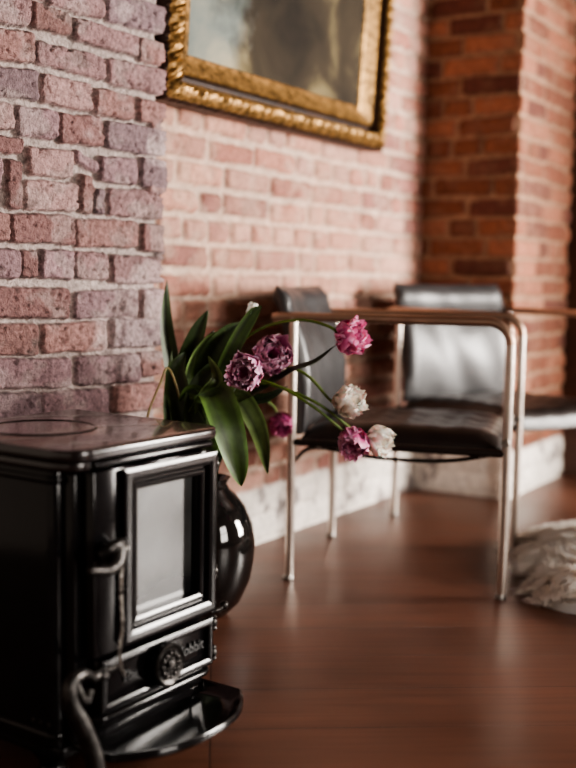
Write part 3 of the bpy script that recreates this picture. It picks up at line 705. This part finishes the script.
# ------------------------------------------------------------------ chairs
CL, CWD, AH, TR = .505, .45, .632, .0105
def sheet(bm, fn, nu, nv):
    g = [[bm.verts.new(fn(i/nu, j/nv)) for j in range(nv+1)] for i in range(nu+1)]
    for i in range(nu):
        for j in range(nv): bm.faces.new((g[i][j], g[i+1][j], g[i+1][j+1], g[i][j+1]))
def make_chair(label, loc, rz, L_=CL, back_top=.69):
    t = empty('armchair', label, 'armchair', loc, rz, 'tubular armchairs by the brick wall')
    for y in (0, CWD):
        for nm, x in (('rear', 0), ('front', L_)):
            bm = bmesh.new()
            if nm == 'rear': tube(bm, [(x, y, .004), (x, y, .3), (x, y, AH)], TR, 16)
            else: tube(bm, [(x, y, .004), (x, y, .3), (x, y, AH-.05)], TR, 16)
            lg = obj('leg', bm, M_TUBE, t)
            bm = bmesh.new(); lathe(bm, [(0, 0), (.0135, 0), (.014, .006), (.012, .012), (0, .012)], (x-.002, y, 0), 'Z', 16); obj('foot_cap', bm, M_STEEL, lg)
        bm = bmesh.new(); r = .05
        pts = [(-.050, y, AH-.004), (-.03, y, AH), (L_*.5, y, AH), (L_-r, y, AH)]+[(L_-r+r*math.sin(a), y, AH-r+r*math.cos(a)) for a in [PI/2*k/8 for k in range(1, 9)]]
        tube(bm, pts, TR*1.02, 16); obj('armrest', bm, M_TUBE_ARM, t)
        bm = bmesh.new(); tube(bm, [(.0, y, .335), (L_, y, .335)], .009, 12); obj('side_rail', bm, M_LEATHER, t)
        bm = bmesh.new(); lathe(bm, [(0, -.018), (.008, -.018), (.010, -.015), (.010, .015), (.008, .018), (0, .018)], (L_-.002, y, .362), 'Y', 12); obj('bolt', bm, M_STEEL, t)
    # seat: a padded slung panel
    bm = bmesh.new()
    def top(u, v): 
        e = min(1, 8*u, 8*(1-u))**.5; s = min(1, 9*v, 9*(1-v))**.5
        return Vector((.02+u*(L_-.035), .016+v*(CWD-.032), .345+.042*e*s*(1-.25*math.sin(PI*v))+.003*math.sin(u*42)*math.sin(PI*v)+.0015*math.sin(v*30+u*9)))
    def bot(u, v): 
        s = math.sin(PI*v); return Vector((.02+u*(L_-.035), .016+v*(CWD-.032), .326-.012*s))
    sheet(bm, top, 36, 30); sheet(bm, lambda u, v: bot(u, 1-v), 36, 30)
    bmesh.ops.bridge_loops  # (edges closed below)
    be = [e for e in bm.edges if e.is_boundary]
    try: bmesh.ops.bridge_loops(bm, edges=be)
    except Exception: pass
    obj('seat', bm, M_LEATHER, t, angle=70)
    # backrest: leaning padded leather panel, thicker roll along its top
    bm = bmesh.new(); x_t, x_b, z_t, z_b = -.042, .018, back_top, .352
    prof = []; K = 22
    nrm = Vector((z_t-z_b, 0, x_b-x_t)).normalized()
    def cx(k): 
        q = k/K; z = z_b+(z_t-z_b)*q; x = x_b+(x_t-x_b)*q + .022*math.sin(PI*q); return Vector((x, 0, z))
    th = lambda q: .013+.015*math.sin(PI*q)+.010*math.exp(-((q-.955)/.045)**2)
    for k in range(K+1): prof.append(cx(k)+nrm*th(k/K))
    prof.append(cx(K)+Vector((-.004, 0, .014)))
    for k in range(K, -1, -1): prof.append(cx(k)-nrm*th(k/K))
    n = len(prof); M_ = 24; rings = []
    for j in range(M_+1):
        v = j/M_; e = min(1, (min(v, 1-v)*14+.25))**.5; ring = []
        for k in range(n):
            p = prof[k]; mid = cx(min(k, K)) if k <= K else cx(max(0, n-1-k)); 
            q = mid+(p-mid)*e; q = q + nrm*(-.022*math.sin(PI*v)) + nrm*.003*math.sin(v*17+k*.4)*math.sin(PI*v); q.y = .013+v*(CWD-.026)
            ring.append(bm.verts.new(q))
        rings.append(ring)
    for j in range(M_):
        for k in range(n): bm.faces.new((rings[j][k], rings[j][(k+1) % n], rings[j+1][(k+1) % n], rings[j+1][k]))
    bm.faces.new(rings[0][::-1]); bm.faces.new(rings[-1]); bmesh.ops.recalc_face_normals(bm, faces=bm.faces)
    obj('backrest', bm, M_LEATHER_TOP, t, angle=70)
    # bowed stretcher and brace below the seat
    for x in (.06, L_-.06):
        bm = bmesh.new(); tube(bm, catmull([(x, 0, .334), (x, .06, .318), (x, CWD/2, .312), (x, CWD-.06, .318), (x, CWD, .334)], 6), .006, 10); obj('stretcher', bm, M_LEATHER, t)
    bm = bmesh.new(); tube(bm, catmull([(0, .02, .285), (.05, .04, .318), (.2, .05, .300), (.36, .05, .303), (L_-.02, .03, .33)], 8), .005, 10); obj('sling_bar', bm, M_LEATHER, t)
    return t
g1 = ground(289, 579); g2 = ground(501, 599)
f = (g2-g1); LA = f.length; print('CHAIR LEN', LA, g1, g2, 'inner', inner, 'PW', PW, 'WL', WL, 'zmin', zmin, 'zmax', zmax)
make_chair('black leather and steel tube armchair nearest the tulips, seen from its side', g1, math.atan2(f.y, f.x), LA)
g3 = ground(394, 515.4)
make_chair('black leather and steel tube armchair in the corner against the brick pillar', g3, math.atan2(-.84, .54), .47, .70)

# ------------------------------------------------------------------ sheepskin
rnd = np.random.RandomState(4)
RC = Vector((1.03, 2.50, 0))
def rug_r(a): return 1+.06*math.sin(3*a+1)+.05*math.sin(5*a)+.04*math.sin(9*a+2)
def rug_h(x, y):
    q = math.hypot(x/.50, y/.40)/rug_r(math.atan2(y, x)); 
    if q > 1: return None
    return .02+.105*(1-q**3)*(.85+.16*math.sin(x*14+y*5)*math.sin(y*17+1))
bm = bmesh.new(); A_, B_ = 64, 14; rings = []
for i in range(1, B_+1):
    ring = []
    for k in range(A_):
        a = 2*PI*k/A_; q = i/B_*.985; r = q*rug_r(a); x, y = .50*r*math.cos(a), .40*r*math.sin(a)
        ring.append(bm.verts.new((x, y, rug_h(x, y) or .012)))
    rings.append(ring)
c0 = bm.verts.new((0, 0, rug_h(0, 0)))
for k in range(A_): bm.faces.new((c0, rings[0][k], rings[0][(k+1) % A_]))
for i in range(B_-1):
    for k in range(A_): bm.faces.new((rings[i][k], rings[i+1][k], rings[i+1][(k+1) % A_], rings[i][(k+1) % A_]))
low = [bm.verts.new((v.co.x, v.co.y, .001)) for v in rings[-1]]
for k in range(A_): bm.faces.new((rings[-1][k], low[k], low[(k+1) % A_], rings[-1][(k+1) % A_]))
bm.faces.new(low[::-1])
rug = obj('sheepskin_rug', bm, M_WOOL); rug.location = RC; rug.rotation_euler.z = -.5
tag(rug, 'fluffy white sheepskin rug on the wooden floor at the right edge', 'rug')
vs, fs = [], []
for _ in range(60000):
    a = rnd.rand()*2*PI; q = rnd.rand()**.5*.99; r = q*rug_r(a); x, y = .50*r*math.cos(a), .40*r*math.sin(a); h = (rug_h(x, y) or .012)-.004
    cl = math.sin(x*40+2*math.sin(y*30))+math.sin(y*44+1.5*math.sin(x*25))
    dx = math.cos(a)*(.3+q*.9)+.5*math.sin(cl*1.6)+rnd.uniform(-.25, .25); dy = math.sin(a)*(.3+q*.9)+.5*math.cos(cl*1.6)+rnd.uniform(-.25, .25)
    l = rnd.uniform(.02, .038); w = .0026; sx, sy = -dy, dx; sl = math.hypot(sx, sy) or 1; sx, sy = sx/sl*w, sy/sl*w
    b0 = len(vs); hz = .5+.5*math.sin(cl*2.+1)
    for t, zz in ((0, 0), (.5, .7), (1., .45)):
        ww = 1-t*.8; zq = max(.002, h+l*zz*(.4+.5*hz)+.002*rnd.rand())
        vs += [(x+dx*l*t-sx*ww, y+dy*l*t-sy*ww, zq), (x+dx*l*t+sx*ww, y+dy*l*t+sy*ww, zq)]
    fs += [(b0, b0+1, b0+3, b0+2), (b0+2, b0+3, b0+5, b0+4)]
me = bpy.data.meshes.new('wool_pile'); me.from_pydata(vs, [], fs)
o = obj('wool_pile', me, M_WOOL, rug); o['kind'] = 'stuff'

# ------------------------------------------------------------------ gilt framed painting
D, N = DWALL, NWALL; rz = math.atan2(D.y, D.x)
pl = on_plane(160, 108, W0+N*.06, N); prr = on_plane(379, 145, W0+N*.06, N)
u0 = (pl-W0).dot(D)-.005; u1 = (prr-W0).dot(D); zb = (pl.z+prr.z)/2
PWD, PHT = u1-u0, .86
print('PAINTING', u0, u1, zb)
root = empty('framed_painting', 'landscape oil painting in a heavy ornate gilt frame on the brick wall', 'painting', W0+D*u0+N*.022+UP*zb, rz)
root.rotation_euler = (math.radians(3.0), 0, rz)        # tilts forward from the wall
prof = [(0, 0), (0, .030), (.001, .044), (.008, .052), (.016, .061), (.026, .068), (.036, .070), (.043, .066), (.048, .058), (.051, .028), (.064, .026), (.067, .040), (.072, .046), (.076, .044), (.100, .024), (.112, .020), (.116, .023), (.124, .012)]
matid = [1, 1, 1, 0, 0, 0, 0, 0, 1, 1, 1, 0, 0, 0, 0, 0, 0]
bm = bmesh.new()
cor = [(0, 0), (PWD, 0), (PWD, PHT), (0, PHT)]; ins = [(1, 1), (-1, 1), (-1, -1), (1, -1)]
for s in range(4):
    (xa, za), (xb, zb_) = cor[s], cor[(s+1) % 4]; (ia, ja), (ib, jb) = ins[s], ins[(s+1) % 4]
    ln = math.hypot(xb-xa, zb_-za); seg = int(ln/.006); g = []
    for q in range(seg+1):
        t = q/seg; row = []
        for i, (a, h) in enumerate(prof):
            x = (xa+ia*a)*(1-t)+(xb+ib*a)*t; z = (za+ja*a)*(1-t)+(zb_+jb*a)*t; hh = h
            if 2 <= i <= 7:      # carved leaf running pattern
                p = t*ln/.034; hh += .007*(abs(math.sin(PI*p+i*.35))-.5)+.003*math.sin(p*6*PI+i)
            if i in (12, 13): hh += .0015*math.sin(t*ln/.009*PI)
            row.append(bm.verts.new((x, -hh, z)))
        g.append(row)
    for q in range(seg):
        for i in range(len(prof)-1):
            fc = bm.faces.new((g[q][i], g[q][i+1], g[q+1][i+1], g[q+1][i])); fc.material_index = matid[i]
bmesh.ops.recalc_face_normals(bm, faces=bm.faces)
obj('gilt_frame', bm, [M_GILT, M_DARKWOOD], root, angle=50)
def canvas_mat():
    m, nt, b = mat('landscape_oil'); tc = nd(nt, 'ShaderNodeTexCoord')
    n1 = nd(nt, 'ShaderNodeTexNoise', Scale=4.5, Detail=7., Distortion=.5); L(nt, tc.outputs['Object'], n1.inputs['Vector'])
    sky = ramp(nt, n1.outputs['Fac'], [(.32, (.07, .085, .08)), (.45, (.15, .17, .155)), (.56, (.27, .26, .20)), (.68, (.36, .30, .17))])
    dk = ramp(nt, n1.outputs['Fac'], [(.35, (.012, .009, .006)), (.55, (.035, .026, .016)), (.72, (.15, .12, .06))])
    sp = nd(nt, 'ShaderNodeSeparateXYZ'); L(nt, tc.outputs['Object'], sp.inputs[0])
    n2 = nd(nt, 'ShaderNodeTexNoise', Scale=5., Detail=6.); L(nt, tc.outputs['Object'], n2.inputs['Vector'])
    # tree mass: grows to the right, thinner near the lower edge
    e1 = nd(nt, 'ShaderNodeMath', operation='MULTIPLY'); e1.inputs[1].default_value = 1.9; L(nt, sp.outputs['X'], e1.inputs[0]); e0 = nd(nt, 'ShaderNodeMath', operation='ADD'); ez = nd(nt, 'ShaderNodeMath', operation='MULTIPLY'); ez.inputs[1].default_value = 1.3; L(nt, sp.outputs['Z'], ez.inputs[0]); L(nt, e1.outputs[0], e0.inputs[0]); L(nt, ez.outputs[0], e0.inputs[1])
    e2 = nd(nt, 'ShaderNodeMath', operation='MULTIPLY_ADD'); e2.inputs[1].default_value = 1.3; L(nt, n2.outputs['Fac'], e2.inputs[0]); L(nt, e0.outputs[0], e2.inputs[2])
    r = ramp(nt, e2.outputs[0], [(.0, (0, 0, 0)), (1., (1, 1, 1))])
    mr = nd(nt, 'ShaderNodeMapRange'); mr.inputs['From Min'].default_value = 1.36; mr.inputs['From Max'].default_value = 1.62
    L(nt, e2.outputs[0], mr.inputs['Value'])
    mx = nd(nt, 'ShaderNodeMix', data_type='RGBA'); L(nt, mr.outputs[0], mx.inputs[0]); L(nt, sky.outputs[0], mx.inputs[6]); L(nt, dk.outputs[0], mx.inputs[7])
    L(nt, mx.outputs[2], b.inputs['Base Color']); b.inputs['Roughness'].default_value = .75; b.inputs['Specular IOR Level'].default_value = .15
    return m
bm = bmesh.new(); box(bm, .10, PWD-.10, -.018, -.004, .10, PHT-.10); obj('canvas', bm, canvas_mat(), root, smooth=False)

# ------------------------------------------------------------------ light
w = bpy.data.worlds.new('world'); bpy.context.scene.world = w; w.use_nodes = True
w.node_tree.nodes['Background'].inputs[0].default_value = (1., .80, .66, 1); w.node_tree.nodes['Background'].inputs[1].default_value = .22
bpy.context.scene.view_settings.view_transform = 'AgX'
bpy.context.scene.view_settings.look = 'AgX - Medium High Contrast'
bpy.context.scene.view_settings.exposure = 1.12
